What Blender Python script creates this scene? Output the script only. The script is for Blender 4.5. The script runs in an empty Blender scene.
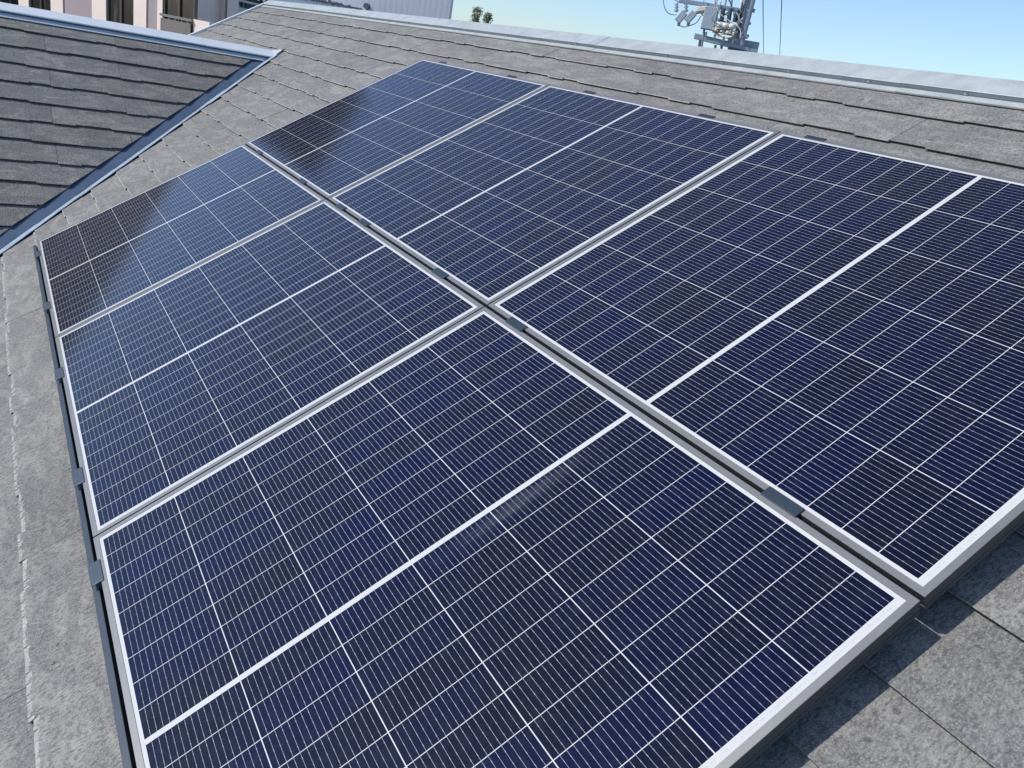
import bpy, math, random
from mathutils import Vector, Matrix
random.seed(11)
R = math.radians
scene = bpy.context.scene
col = scene.collection

# ---------------------------------------------------------------- camera
# roof-plane frame: u along the eave, v up the slope, n out of the slope
TH = math.atan(0.6)
CS, SN = math.cos(TH), math.sin(TH)
HR = 0.09                                   # panel face above the slates
def pw(u, v, n=0.0):
    return Vector((u, v * CS - n * SN, v * SN + n * CS))
ROOF_M = Matrix(((1, 0, 0), (0, CS, -SN), (0, SN, CS)))

cam_d = bpy.data.cameras.new('camera')
cam_d.sensor_width = 36.0
cam_d.lens = 789.36 * 36.0 / 1024.0
cam_d.clip_start = 0.05
cam_d.clip_end = 6000
cam = bpy.data.objects.new('camera', cam_d)
col.objects.link(cam)
RC = Matrix(((0.50880083, 0.81357484, -0.28145636),
             (0.40043149, -0.51307608, -0.7592151),
             (-0.76208683, 0.27358529, -0.58683452)))      # roof frame -> camera (x right, y down, z forward)
flip = Matrix(((1, 0, 0), (0, -1, 0), (0, 0, -1)))
rot = ROOF_M @ RC.transposed() @ flip
CAM = ROOF_M @ Vector((4.5034651, 0.47503618, 1.11153212))
cam.matrix_world = Matrix.Translation(CAM) @ rot.to_4x4()
scene.camera = cam

# ---------------------------------------------------------------- light
sun_dir = ROOF_M @ Vector((-0.024, -0.0205, 0.09)).normalized()
el = math.asin(sun_dir.z)
az = math.atan2(sun_dir.x, sun_dir.y)
world = bpy.data.worlds.new('World')
scene.world = world
world.use_nodes = True
wn = world.node_tree
wn.nodes.clear()
wo = wn.nodes.new('ShaderNodeOutputWorld')
bg = wn.nodes.new('ShaderNodeBackground')
sky = wn.nodes.new('ShaderNodeTexSky')
sky.sky_type = 'NISHITA'
sky.sun_disc = False
sky.sun_elevation = el
sky.sun_rotation = az
sky.air_density = 1.0
sky.dust_density = 0.7
sky.ozone_density = 1.4
bg.inputs['Strength'].default_value = 0.105
tint = wn.nodes.new('ShaderNodeMix'); tint.data_type = 'RGBA'; tint.blend_type = 'MULTIPLY'
tint.inputs[0].default_value = 1.0; tint.inputs[7].default_value = (0.84, 0.915, 1.03, 1)
wn.links.new(sky.outputs['Color'], tint.inputs[6])
gam = wn.nodes.new('ShaderNodeGamma'); gam.inputs[1].default_value = 1.1
sc_ = wn.nodes.new('ShaderNodeMix'); sc_.data_type = 'RGBA'; sc_.blend_type = 'MULTIPLY'; sc_.clamp_result = False
sc_.inputs[0].default_value = 1.0; sc_.inputs[7].default_value = (1.4, 1.4, 1.4, 1)
wn.links.new(tint.outputs[2], gam.inputs[0]); wn.links.new(gam.outputs[0], sc_.inputs[6])
wn.links.new(sc_.outputs[2], bg.inputs['Color'])
wn.links.new(bg.outputs['Background'], wo.inputs['Surface'])
sl = bpy.data.lights.new('sun', 'SUN')
sl.energy = 4.2
sl.angle = R(0.53)
sl.color = (1.0, 0.95, 0.87)
so = bpy.data.objects.new('sun', sl)
col.objects.link(so)
so.rotation_euler = (-sun_dir).to_track_quat('-Z', 'Y').to_euler()
scene.view_settings.view_transform = 'Standard'
scene.view_settings.look = 'None'
scene.view_settings.exposure = -0.04
scene.view_settings.gamma = 1.0
scene.view_settings.use_curve_mapping = False

# ---------------------------------------------------------------- helpers
class MB:
    """collects faces of one mesh"""
    def __init__(s):
        s.v = []; s.f = []; s.m = []; s.t = []; s.sm = []
    def face(s, pts, mi=0, tone=0.0, smooth=False):
        i = len(s.v)
        s.v += [tuple(p) for p in pts]
        s.f.append(list(range(i, i + len(pts)))); s.m.append(mi); s.t.append(tone); s.sm.append(smooth)
    def box(s, lo, hi, M=None, mi=0, tone=0.0):
        x0, y0, z0 = lo; x1, y1, z1 = hi
        c = [Vector(p) for p in ((x0,y0,z0),(x1,y0,z0),(x1,y1,z0),(x0,y1,z0),(x0,y0,z1),(x1,y0,z1),(x1,y1,z1),(x0,y1,z1))]
        if M is not None: c = [M @ p for p in c]
        i = len(s.v); s.v += [tuple(p) for p in c]
        for q in ((0,3,2,1),(4,5,6,7),(0,1,5,4),(1,2,6,5),(2,3,7,6),(3,0,4,7)):
            s.f.append([i + k for k in q]); s.m.append(mi); s.t.append(tone); s.sm.append(False)
    def tube(s, pts, r, n=8, mi=0, cap=True):
        """round tube along pts, r one radius or one per point"""
        pts = [Vector(p) for p in pts]
        rs = r if isinstance(r, (list, tuple)) else [r] * len(pts)
        i0 = len(s.v)
        up = None
        for k, p in enumerate(pts):
            d = (pts[min(k + 1, len(pts) - 1)] - pts[max(k - 1, 0)])
            d.normalize()
            if up is None:
                up = d.orthogonal().normalized()
            a = (up - d * up.dot(d)).normalized(); up = a
            b = d.cross(a)
            for j in range(n):
                t = 2 * math.pi * j / n
                s.v.append(tuple(p + (a * math.cos(t) + b * math.sin(t)) * rs[k]))
        for k in range(len(pts) - 1):
            for j in range(n):
                s.f.append([i0 + k*n + j, i0 + k*n + (j+1) % n, i0 + (k+1)*n + (j+1) % n, i0 + (k+1)*n + j])
                s.m.append(mi); s.t.append(0.0); s.sm.append(True)
        if cap:
            s.f.append([i0 + j for j in range(n)][::-1]); s.m.append(mi); s.t.append(0.0); s.sm.append(False)
            e = i0 + (len(pts) - 1) * n
            s.f.append([e + j for j in range(n)]); s.m.append(mi); s.t.append(0.0); s.sm.append(False)
    def build(s, name, mats, parent=None, origin=None, bevel=0.0):
        me = bpy.data.meshes.new(name)
        me.from_pydata(s.v, [], s.f)
        if not isinstance(mats, (list, tuple)): mats = [mats]
        for m in mats: me.materials.append(m)
        me.polygons.foreach_set('material_index', s.m)
        me.polygons.foreach_set('use_smooth', s.sm)
        if any(s.t):
            a = me.attributes.new('tone', 'FLOAT', 'FACE')
            a.data.foreach_set('value', s.t)
        me.update()
        o = bpy.data.objects.new(name, me)
        col.objects.link(o)
        if parent: o.parent = parent
        if bevel:
            b = o.modifiers.new('bevel', 'BEVEL'); b.width = bevel; b.segments = 2; b.limit_method = 'ANGLE'
        return o

def empty(name, loc=(0, 0, 0)):
    o = bpy.data.objects.new(name, None)
    o.empty_display_size = 0.2
    o.location = loc
    col.objects.link(o)
    return o
def tag(o, label=None, cat=None, group=None, kind=None):
    if label: o['label'] = label
    if cat: o['category'] = cat
    if group: o['group'] = group
    if kind: o['kind'] = kind
    return o

def new_mat(name):
    m = bpy.data.materials.new(name)
    m.use_nodes = True
    nt = m.node_tree
    nt.nodes.clear()
    out = nt.nodes.new('ShaderNodeOutputMaterial')
    b = nt.nodes.new('ShaderNodeBsdfPrincipled')
    nt.links.new(b.outputs[0], out.inputs[0])
    return m, nt, b
class NT:
    def __init__(s, nt): s.n = nt
    def math(s, op, a, b=None, c=None, clamp=False):
        x = s.n.nodes.new('ShaderNodeMath'); x.operation = op; x.use_clamp = clamp
        for i, q in enumerate((a, b, c)):
            if q is None: continue
            if isinstance(q, (int, float)): x.inputs[i].default_value = q
            else: s.n.links.new(q, x.inputs[i])
        return x.outputs[0]
    def mix(s, f, a, b, blend='MIX'):
        x = s.n.nodes.new('ShaderNodeMix'); x.data_type = 'RGBA'; x.blend_type = blend; x.clamp_factor = True
        for i, q in ((0, f), (6, a), (7, b)):
            if isinstance(q, (int, float)): x.inputs[i].default_value = q
            elif isinstance(q, tuple): x.inputs[i].default_value = (q[0], q[1], q[2], 1)
            else: s.n.links.new(q, x.inputs[i])
        return x.outputs[2]
    def noise(s, vec, scale, detail=4, rough=0.55, dist=0.0):
        x = s.n.nodes.new('ShaderNodeTexNoise')
        x.inputs['Scale'].default_value = scale; x.inputs['Detail'].default_value = detail
        x.inputs['Roughness'].default_value = rough; x.inputs['Distortion'].default_value = dist
        if vec is not None: s.n.links.new(vec, x.inputs['Vector'])
        return x.outputs['Fac']
    def ramp(s, f, stops):
        x = s.n.nodes.new('ShaderNodeValToRGB')
        e = x.color_ramp.elements
        while len(e) < len(stops): e.new(0.5)
        for k, (p, c) in zip(e, stops):
            k.position = p; k.color = (c, c, c, 1) if isinstance(c, (int, float)) else (*c, 1)
        s.n.links.new(f, x.inputs[0])
        return x.outputs[0]
    def coord(s, which='Object'):
        return s.n.nodes.new('ShaderNodeTexCoord').outputs[which]
    def mapping(s, vec, rot=(0,0,0), scale=(1,1,1), loc=(0,0,0)):
        x = s.n.nodes.new('ShaderNodeMapping')
        x.inputs['Rotation'].default_value = rot; x.inputs['Scale'].default_value = scale; x.inputs['Location'].default_value = loc
        s.n.links.new(vec, x.inputs[0]); return x.outputs[0]
    def sep(s, vec):
        x = s.n.nodes.new('ShaderNodeSeparateXYZ'); s.n.links.new(vec, x.inputs[0]); return x.outputs
    def comb(s, x_, y_, z_):
        x = s.n.nodes.new('ShaderNodeCombineXYZ')
        for i, q in enumerate((x_, y_, z_)):
            if isinstance(q, (int, float)): x.inputs[i].default_value = q
            else: s.n.links.new(q, x.inputs[i])
        return x.outputs[0]
    def vadd(s, a, b):
        x = s.n.nodes.new('ShaderNodeVectorMath'); x.operation = 'ADD'
        s.n.links.new(a, x.inputs[0]); s.n.links.new(b, x.inputs[1]); return x.outputs[0]
    def attr(s, name):
        x = s.n.nodes.new('ShaderNodeAttribute'); x.attribute_name = name; return x.outputs['Fac']
    def bump(s, h, strength, dist, b):
        x = s.n.nodes.new('ShaderNodeBump'); x.inputs['Strength'].default_value = strength; x.inputs['Distance'].default_value = dist
        s.n.links.new(h, x.inputs['Height']); s.n.links.new(x.outputs[0], b.inputs['Normal'])
    def set(s, sock, q):
        if isinstance(q, tuple): sock.default_value = (*q, 1) if len(q) == 3 else q
        elif isinstance(q, (int, float)): sock.default_value = q
        else: s.n.links.new(q, sock)

def paint(name, c, rough=0.5, metal=0.0, var=0.12, scale=6.0, spec=0.5, bump=0.0):
    """plain coat with a little dirt"""
    m, nt, b = new_mat(name); t = NT(nt)
    co = t.coord()
    n = t.noise(co, scale, 5, 0.6)
    n2 = t.noise(co, scale * 9, 3, 0.6)
    f = t.math('ADD', t.math('MULTIPLY', n, 0.7), t.math('MULTIPLY', n2, 0.3))
    f = t.ramp(f, [(0.3, 0.0), (0.7, 1.0)])
    dark = tuple(x * (1 - var) for x in c); lite = tuple(min(1, x * (1 + var)) for x in c)
    t.set(b.inputs['Base Color'], t.mix(f, dark, lite))
    b.inputs['Roughness'].default_value = rough; b.inputs['Metallic'].default_value = metal
    b.inputs['Specular IOR Level'].default_value = spec
    if bump: t.bump(n2, bump, 0.004, b)
    return m

def slate_mat(name, base, rot, edge=0.0, lichen=0.85):
    """weathered cement slate: grain running down the slope, pale blotches, speckle; tone differs per slate"""
    m, nt, b = new_mat(name); t = NT(nt)
    tone = t.attr('tone')
    co = t.mapping(t.coord(), rot=rot)
    off = t.comb(t.math('MULTIPLY', tone, 37.0), t.math('MULTIPLY', tone, 53.0), 0.0)
    co = t.vadd(co, off)
    grain = t.noise(t.mapping(co, rot=(0, 0, 0.35), scale=(42, 9, 10)), 2.0, 5, 0.65, 0.4)
    blot = t.noise(t.mapping(co, rot=(0, 0, -0.5), scale=(3.2, 7.0, 3)), 1.6, 6, 0.62, 1.1)
    big = t.noise(t.mapping(t.coord(), scale=(1, 1, 1)), 0.9, 4, 0.6)
    spk = t.noise(co, 300, 3, 0.65)
    gran = t.noise(t.mapping(co, rot=(0, 0, 0.5), scale=(1, 0.45, 1)), 190, 4, 0.7)
    pit = t.noise(co, 75, 3, 0.55)
    blot2 = t.noise(t.mapping(co, rot=(0, 0, -0.5), scale=(6, 17, 6), loc=(3, 5, 0)), 1.3, 5, 0.65, 1.4)
    blotf = t.ramp(blot, [(0.46, 0.0), (0.60, 1.0)])
    c0 = t.mix(t.math('MULTIPLY', t.ramp(grain, [(0.25, 0.0), (0.75, 1.0)]), 1.0), tuple(x * 0.70 for x in base), tuple(x * 1.22 for x in base))
    pale = tuple(min(1, x * k) for x, k in zip(base, (1.62, 1.60, 1.52)))
    c1 = t.mix(t.math('MULTIPLY', blotf, lichen), c0, pale)
    c1 = t.mix(t.ramp(blot2, [(0.36, 0.42), (0.50, 0.0)]), c1, tuple(x * 0.5 for x in base))
    dark = t.ramp(pit, [(0.28, 1.0), (0.40, 0.0)])
    c2 = t.mix(t.math('MULTIPLY', dark, 0.45), c1, tuple(x * 0.42 for x in base))
    c3 = t.mix(t.ramp(spk, [(0.44, 0.0), (0.70, 0.9)]), c2, tuple(min(1, x * 1.95) for x in base))
    c3 = t.mix(t.ramp(gran, [(0.36, 0.8), (0.53, 0.0)]), c3, tuple(x * 0.50 for x in base))
    vor = nt.nodes.new('ShaderNodeTexVoronoi'); vor.voronoi_dimensions = '2D'; vor.inputs['Scale'].default_value = 19.0
    nt.links.new(t.vadd(co, t.comb(t.math('MULTIPLY', pit, 0.02), 0.0, 0.0)), vor.inputs['Vector'])
    vs = t.sep(vor.outputs['Color'])
    spot = t.math('LESS_THAN', vor.outputs['Distance'], t.math('MULTIPLY', t.math('SUBTRACT', vs[0], 0.60), 0.26))
    c3 = t.mix(t.math('MULTIPLY', spot, 0.6), c3, tuple(x * 0.32 for x in base))
    # per slate and per area value
    f = t.math('ADD', t.math('MULTIPLY', t.math('FRACT', t.math('MULTIPLY', tone, 7.31)), 0.13), t.math('ADD', t.math('MULTIPLY', big, 0.60), 0.64))
    c4 = t.mix(1.0, c3, t.comb(f, f, f), 'MULTIPLY')
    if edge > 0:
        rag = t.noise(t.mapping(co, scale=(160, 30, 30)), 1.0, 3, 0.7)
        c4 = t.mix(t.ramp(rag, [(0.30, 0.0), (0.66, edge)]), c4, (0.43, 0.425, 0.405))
    t.set(b.inputs['Base Color'], c4)
    b.inputs['Roughness'].default_value = 0.82
    b.inputs['Specular IOR Level'].default_value = 0.35
    h = t.math('ADD', t.math('MULTIPLY', grain, 0.7), t.math('MULTIPLY', spk, 0.35))
    t.bump(t.math('ADD', h, t.math('ADD', t.math('MULTIPLY', pit, 0.4), t.math('MULTIPLY', gran, 0.8))), 0.8, 0.004, b)
    return m

SLATE = (0.170, 0.167, 0.160)
M_slate = slate_mat('weathered_slate', SLATE, (-TH, 0, 0))
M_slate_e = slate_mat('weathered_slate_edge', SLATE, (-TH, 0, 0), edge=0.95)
M_slate_f = slate_mat('pale_slate_edge', SLATE, (-TH, 0, 0), edge=0.9)  # paler front edges on the slates at the valley end
WSL = (0.156, 0.151, 0.143)
M_wslate = slate_mat('wing_slate', WSL, (0, -TH, R(90)), lichen=1.0)
M_wslate_e = slate_mat('wing_slate_edge', WSL, (0, -TH, R(90)), edge=0.3, lichen=1.1)
M_deck = paint('roofing_felt', (0.02, 0.02, 0.022), 0.9)
M_ridge = paint('ridge_sheet_metal', (0.385, 0.415, 0.415), 0.5, 0.12, 0.2, 11.0, bump=0.08)
M_valley = paint('valley_sheet_metal', (0.085, 0.125, 0.18), 0.42, 0.3, 0.2, 7.0)
M_wridge = paint('wing_ridge_metal', (0.68, 0.72, 0.73), 0.45, 0.1, 0.06, 9.0, bump=0.05)
M_riser = paint('grey_riser', (0.36, 0.40, 0.44), 0.55, 0.1)
M_vsunlit = paint('valley_sunlit_metal', (0.34, 0.42, 0.50), 0.45, 0.2, 0.25, 12.0)
M_trim = paint('white_rake_metal', (0.70, 0.72, 0.74), 0.4, 0.2)
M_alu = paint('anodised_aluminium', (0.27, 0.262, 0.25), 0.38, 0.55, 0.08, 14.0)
M_alushade = paint('shaded_frame_side', (0.055, 0.060, 0.065), 0.5, 0.3)  # darker copy of the frame metal, shade of its walls painted in
M_lclamp = paint('slate_clamp', (0.060, 0.078, 0.100), 0.42, 0.3, 0.1, 30.0)
M_aludark = paint('dark_grey_rail', (0.050, 0.064, 0.082), 0.42, 0.35, 0.12, 20.0)
M_clamp = paint('slate_blue_clamp', (0.030, 0.046, 0.065), 0.42, 0.3, 0.10, 30.0)
M_steel = paint('zinc_steel', (0.62, 0.62, 0.62), 0.3, 0.85)
M_backs = paint('white_backsheet', (0.75, 0.75, 0.75), 0.6)
M_black = paint('black_rail', (0.006, 0.006, 0.007), 0.7, spec=0.1)
M_stucco = paint('house_stucco', (0.55, 0.52, 0.46), 0.9, 0, 0.08, 3.0, bump=0.3)
M_fascia = paint('house_fascia', (0.10, 0.085, 0.075), 0.5)

# ---------------------------------------------------------------- solar glass
PL, PW_ = 1.3223, 1.1169           # white laminate size
def glass_mat():
    m, nt, b = new_mat('solar_laminate'); t = NT(nt)
    x, y, z = t.sep(t.coord())[:3]
    lt = lambda a, c: t.math('LESS_THAN', a, c)
    gt = lambda a, c: t.math('GREATER_THAN', a, c)
    mul = lambda *a: a[0] if len(a) == 1 else t.math('MULTIPLY', a[0], mul(*a[1:]))
    half = gt(x, PL / 2)
    HALF = 0.6425
    xs = t.math('SUBTRACT', x, t.math('ADD', 0.0130, t.math('MULTIPLY', half, 0.6538)))
    inx = mul(gt(xs, 0.0), lt(xs, HALF))
    cy = t.math('DIVIDE', t.math('SUBTRACT', y, 0.0070), (PW_ - 0.014) / 6)
    iny = mul(gt(cy, 0.0), lt(cy, 6.0))
    cx = t.math('DIVIDE', xs, HALF / 9)
    fx = t.math('FRACT', cx); fy = t.math('FRACT', cy)
    ex = t.math('MULTIPLY', t.math('MINIMUM', fx, t.math('SUBTRACT', 1.0, fx)), HALF / 9)
    ey = t.math('MULTIPLY', t.math('MINIMUM', fy, t.math('SUBTRACT', 1.0, fy)), (PW_ - 0.014) / 6)
    cell = mul(inx, iny, gt(ex, 0.0007), gt(ey, 0.0009))
    f15 = t.math('FRACT', t.math('MULTIPLY', fy, 15.0))
    bb = t.math('MULTIPLY', t.math('MINIMUM', f15, t.math('SUBTRACT', 1.0, f15)), (PW_ - 0.014) / 90)
    # solder dots thicken the wire at the ends and along it
    fd = t.math('FRACT', t.math('MULTIPLY', fx, 3.0))
    dot = lt(t.math('ABSOLUTE', t.math('SUBTRACT', fd, 0.5)), 0.09)
    wid = t.math('ADD', 0.00029, t.math('MULTIPLY', dot, 0.00022))
    bus = mul(lt(bb, wid), gt(ex, 0.0011), gt(ey, 0.003))
    # every cell has its own shade of navy
    wnz = nt.nodes.new('ShaderNodeTexWhiteNoise'); wnz.noise_dimensions = '3D'
    oi = nt.nodes.new('ShaderNodeObjectInfo')
    nt.links.new(t.comb(t.math('FLOOR', cx), t.math('ADD', t.math('FLOOR', cy), t.math('MULTIPLY', half, 17.0)), t.math('MULTIPLY', oi.outputs['Random'], 91.0)), wnz.inputs['Vector'])
    navy = t.mix(wnz.outputs['Value'], (0.0014, 0.0026, 0.0250), (0.0026, 0.0030, 0.0150))
    cloud = t.noise(t.coord(), 2.3, 4, 0.6)
    navy = t.mix(t.ramp(cloud, [(0.42, 0.0), (0.72, 0.7)]), navy, (0.0058, 0.0042, 0.0070))
    dust = t.noise(t.mapping(t.coord(), scale=(1, 1.5, 1)), 34, 5, 0.7)
    c = t.mix(cell, (0.52, 0.515, 0.50), navy)
    gap = mul(inx, iny, t.math('SUBTRACT', 1.0, cell))
    c = t.mix(gap, c, (0.60, 0.59, 0.58))
    c = t.mix(mul(bus, cell), c, (0.35, 0.35, 0.39))
    # bus ribbons show faintly through the white border at the end of the module
    rib = mul(gt(x, PL - 0.0088), lt(x, PL - 0.0052), gt(t.noise(t.mapping(t.coord(), scale=(4, 330, 1)), 1.0, 2, 0.6), 0.5), lt(t.math('ABSOLUTE', t.math('SUBTRACT', y, PW_ / 2)), PW_ / 2 - 0.02))
    c = t.mix(t.math('MULTIPLY', rib, 0.6), c, (0.42, 0.43, 0.45))
    c = t.mix(t.math('MULTIPLY', t.ramp(dust, [(0.45, 0.0), (0.8, 1.0)]), 0.028), c, (0.4, 0.38, 0.35))
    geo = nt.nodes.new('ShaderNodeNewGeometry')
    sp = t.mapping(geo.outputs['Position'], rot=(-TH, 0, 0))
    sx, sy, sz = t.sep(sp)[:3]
    GLX, GLY = GLINT
    dy = t.math('SUBTRACT', sy, GLY)
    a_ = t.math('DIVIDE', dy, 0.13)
    b_ = t.math('DIVIDE', t.math('ADD', t.math('SUBTRACT', sx, GLX), t.math('MULTIPLY', dy, 0.03)), 0.016)
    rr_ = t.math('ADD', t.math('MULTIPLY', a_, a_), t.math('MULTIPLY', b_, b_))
    glint = t.math('MULTIPLY', t.math('POWER', 2.718, t.math('MULTIPLY', rr_, -1.0)), t.ramp(t.noise(t.mapping(sp, scale=(90, 5, 1)), 2.0, 3, 0.6), [(0.35, 0.2), (0.7, 1.0)]))
    c = t.mix(t.math('MULTIPLY', glint, 0.11), c, (0.55, 0.58, 0.64))  # faint sun glint streak, painted into the glass colour
    # black sealant round the laminate
    edge = t.math('MINIMUM', t.math('MINIMUM', x, t.math('SUBTRACT', PL, x)), t.math('MINIMUM', y, t.math('SUBTRACT', PW_, y)))
    c = t.mix(lt(edge, 0.0), c, (0.10, 0.10, 0.10))
    t.set(b.inputs['Base Color'], c)
    b.inputs['IOR'].default_value = 1.43
    t.set(b.inputs['Roughness'], t.math('ADD', 0.055, t.math('MULTIPLY', dust, 0.09)))
    return m
GLINT = (3.400, 0.80)
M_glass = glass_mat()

# ---------------------------------------------------------------- the ground
def ground_mat():
    m, nt, b = new_mat('dry_ground'); t = NT(nt)
    n = t.noise(t.coord(), 0.08, 6, 0.6); n2 = t.noise(t.coord(), 1.2, 5, 0.6)
    t.set(b.inputs['Base Color'], t.mix(t.math('MULTIPLY', n2, 0.5), t.mix(t.ramp(n, [(0.42, 0.0), (0.6, 1.0)]), (0.16, 0.15, 0.13), (0.06, 0.085, 0.035)), (0.22, 0.20, 0.18)))
    b.inputs['Roughness'].default_value = 0.95
    return m
GZ = -6.0
g = MB()
g.face([(-3000, -3000, GZ), (3000, -3000, GZ), (3000, 3000, GZ), (-3000, 3000, GZ)])
tag(g.build('ground', ground_mat()), kind='structure')
M_asph = paint('asphalt', (0.055, 0.055, 0.056), 0.9, 0, 0.2, 1.5)
g = MB(); g.box((-14.0, -60, GZ + 0.004), (-9.0, 60, GZ + 0.008))
tag(g.build('road', M_asph), kind='structure')

# ---------------------------------------------------------------- the house
house = empty('house', (0, 0, 0))
tag(house, 'house roof of weathered grey slates with ridge, side wing and metal valley, under the panels', 'house')

def clip(poly, fl, fn):
    """clip convex poly (2d) by fn>=0, marks the new edge"""
    out = []; of = []
    n = len(poly)
    d = [fn(p) for p in poly]
    for i in range(n):
        j = (i + 1) % n
        a, b = poly[i], poly[j]
        if d[i] >= 0:
            out.append(a)
            if d[j] >= 0: of.append(fl[i])
            else:
                of.append(fl[i]); t = d[i] / (d[i] - d[j])
                out.append((a[0] + (b[0]-a[0])*t, a[1] + (b[1]-a[1])*t)); of.append(1)
        elif d[j] >= 0:
            t = d[i] / (d[i] - d[j])
            out.append((a[0] + (b[0]-a[0])*t, a[1] + (b[1]-a[1])*t)); of.append(fl[i])
    return out, of

STEPS = ((0.0, 0.127, 0.0), (0.127, 0.35, -0.009), (0.35, 0.571, -0.0085), (0.571, 0.78, 0.0015), (0.78, 0.91, -0.009))
def slates(mb, a0, a1, s_first, n_course, expo, mapf, regions, joint0, seed, flip=False, TK=0.0062, GAP=0.0042, bright_edge=False):
    """courses of stepped slates; mapf(a,s,n)->world; regions: list of clip-function lists; n=0 is the mean surface"""
    rnd = random.Random(seed)
    LEN = expo + 0.024
    slope = (TK + GAP) / expo
    for c in range(n_course):
        sf = s_first + c * expo
        start = joint0 + (0.455 if c % 2 else 0.0) + rnd.uniform(-0.012, 0.012)
        k0 = math.floor((a0 - start) / 0.91)
        k = k0
        while start + k * 0.91 < a1:
            base = start + k * 0.91; k += 1
            tone = rnd.uniform(0.05, 1.0)
            jit = rnd.uniform(-0.0016, 0.0016); lift = rnd.uniform(-0.0005, 0.0012); yaw = rnd.uniform(-0.0012, 0.0012)
            for (p, q, of) in STEPS:
                if flip: p, q = 0.91 - q, 0.91 - p
                l = base + p + (0.0010 if p == 0 else 0); r = base + q - (0.0010 if abs(q - 0.91) < 1e-6 else 0)
                l = max(l, a0); r = min(r, a1)
                if r - l < 0.004: continue
                l0_, r0_ = l, r
                fr = sf + of + jit + yaw * (p - 0.45)
                top = lambda s_: 0.0058 + lift - slope * (s_ - sf)
                bot = lambda s_: top(s_) - TK
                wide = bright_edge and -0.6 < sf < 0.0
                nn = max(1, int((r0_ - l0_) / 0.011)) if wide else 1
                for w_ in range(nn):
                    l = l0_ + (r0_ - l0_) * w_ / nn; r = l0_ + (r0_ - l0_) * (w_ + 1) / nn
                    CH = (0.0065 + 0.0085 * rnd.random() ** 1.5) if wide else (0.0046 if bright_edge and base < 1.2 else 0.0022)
                    for reg in regions:
                        body = [(l, fr + CH), (r, fr + CH), (r, sf + LEN), (l, sf + LEN)]
                        strip = [(l, fr), (r, fr), (r, fr + CH), (l, fr + CH)]
                        e_l = 2 if w_ == 0 else 0; e_r = 2 if w_ == nn - 1 else 0
                        fb = [0, e_r, 3, e_l]; fs = [4, e_r, 0, e_l]
                        for fn in reg:
                            if len(body) > 2: body, fb = clip(body, fb, fn)
                            if len(strip) > 2: strip, fs = clip(strip, fs, fn)
                        if len(body) > 2:
                            mb.face([mapf(a, s, top(s)) for a, s in body], 0, tone)
                            for i in range(len(body)):
                                if fb[i] in (1, 2):
                                    A, B = body[i], body[(i+1) % len(body)]
                                    mb.face([mapf(A[0], A[1], bot(A[1])), mapf(B[0], B[1], bot(B[1])), mapf(B[0], B[1], top(B[1])), mapf(A[0], A[1], top(A[1]))], 0, tone)
                        if len(strip) > 2:
                            ch = lambda s_: top(s_) - (0.0030 if CH > 0.01 else 0.0010) * max(0.0, 1 - (s_ - fr) / CH)
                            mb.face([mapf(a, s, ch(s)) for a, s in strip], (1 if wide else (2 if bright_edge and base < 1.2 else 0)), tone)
                            for i in range(len(strip)):
                                if fs[i] in (1, 2, 4):
                                    A, B = strip[i], strip[(i+1) % len(strip)]
                                    uc = 0.0045 if fs[i] == 4 else 0.0
                                    mb.face([mapf(A[0], A[1] + uc, bot(A[1])), mapf(B[0], B[1] + uc, bot(B[1])), mapf(B[0], B[1], ch(B[1])), mapf(A[0], A[1], ch(A[1]))], 0, tone)

U0, U1 = -5.45, 8.2
V_EAVE = -0.237 - 0.182 * 7
KV = -0.72                       # valley line: X + Y = KV
XR = -2.52                       # wing ridge
RV = 2.925                       # ridge apex along v
def m_main(u, v, n): return pw(u, v, n - HR)
yv = lambda p: p[1] * CS + HR * SN
FL = 0.105                       # main-side flashing width (plan)
right_of_valley = lambda p: p[0] + yv(p) - (KV + FL)
left_of_valley = lambda p: (2 * XR - p[0]) + yv(p) - (KV + FL)
mb = MB()
regions = [[lambda p: p[0] - XR, right_of_valley], [lambda p: XR - p[0], left_of_valley]]
ncm = 25
slates(mb, U0 + 0.02, U1 - 0.02, V_EAVE, ncm, 0.182, m_main, [r + [lambda p: 2.815 - p[1]] for r in regions], 2.936 - 0.91 * 12, 5, bright_edge=True)
main_roof = mb.build('slate_roof', [M_slate, M_slate_e, M_slate_f], house)

# wing: s measured up its slope, a = world Y
ZW = 0.6 * KV - HR / CS
def m_wing(a, s, n): return Vector((-s * CS + n * SN, a, ZW + s * SN + n * CS))
WY0 = -3.4
WEX = 0.1888
ws0 = 1.014 - 7 * WEX
wing_clip = lambda p: (-0.822 + p[1] * CS) - p[0]
mb = MB()
slates(mb, WY0 + 0.02, 2.0, ws0, 18, WEX, m_wing, [[wing_clip, lambda p: 2.857 - p[1]]], -0.30, 9, flip=True, TK=0.0070, GAP=0.0062)
mb.build('wing_slate_roof', [M_wslate, M_wslate_e], house)

# felt deck under the slates, the far slopes, walls
mb = MB()
dn = -0.012
VA = RV - 0.02
def deck(P): mb.face(P)
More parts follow.
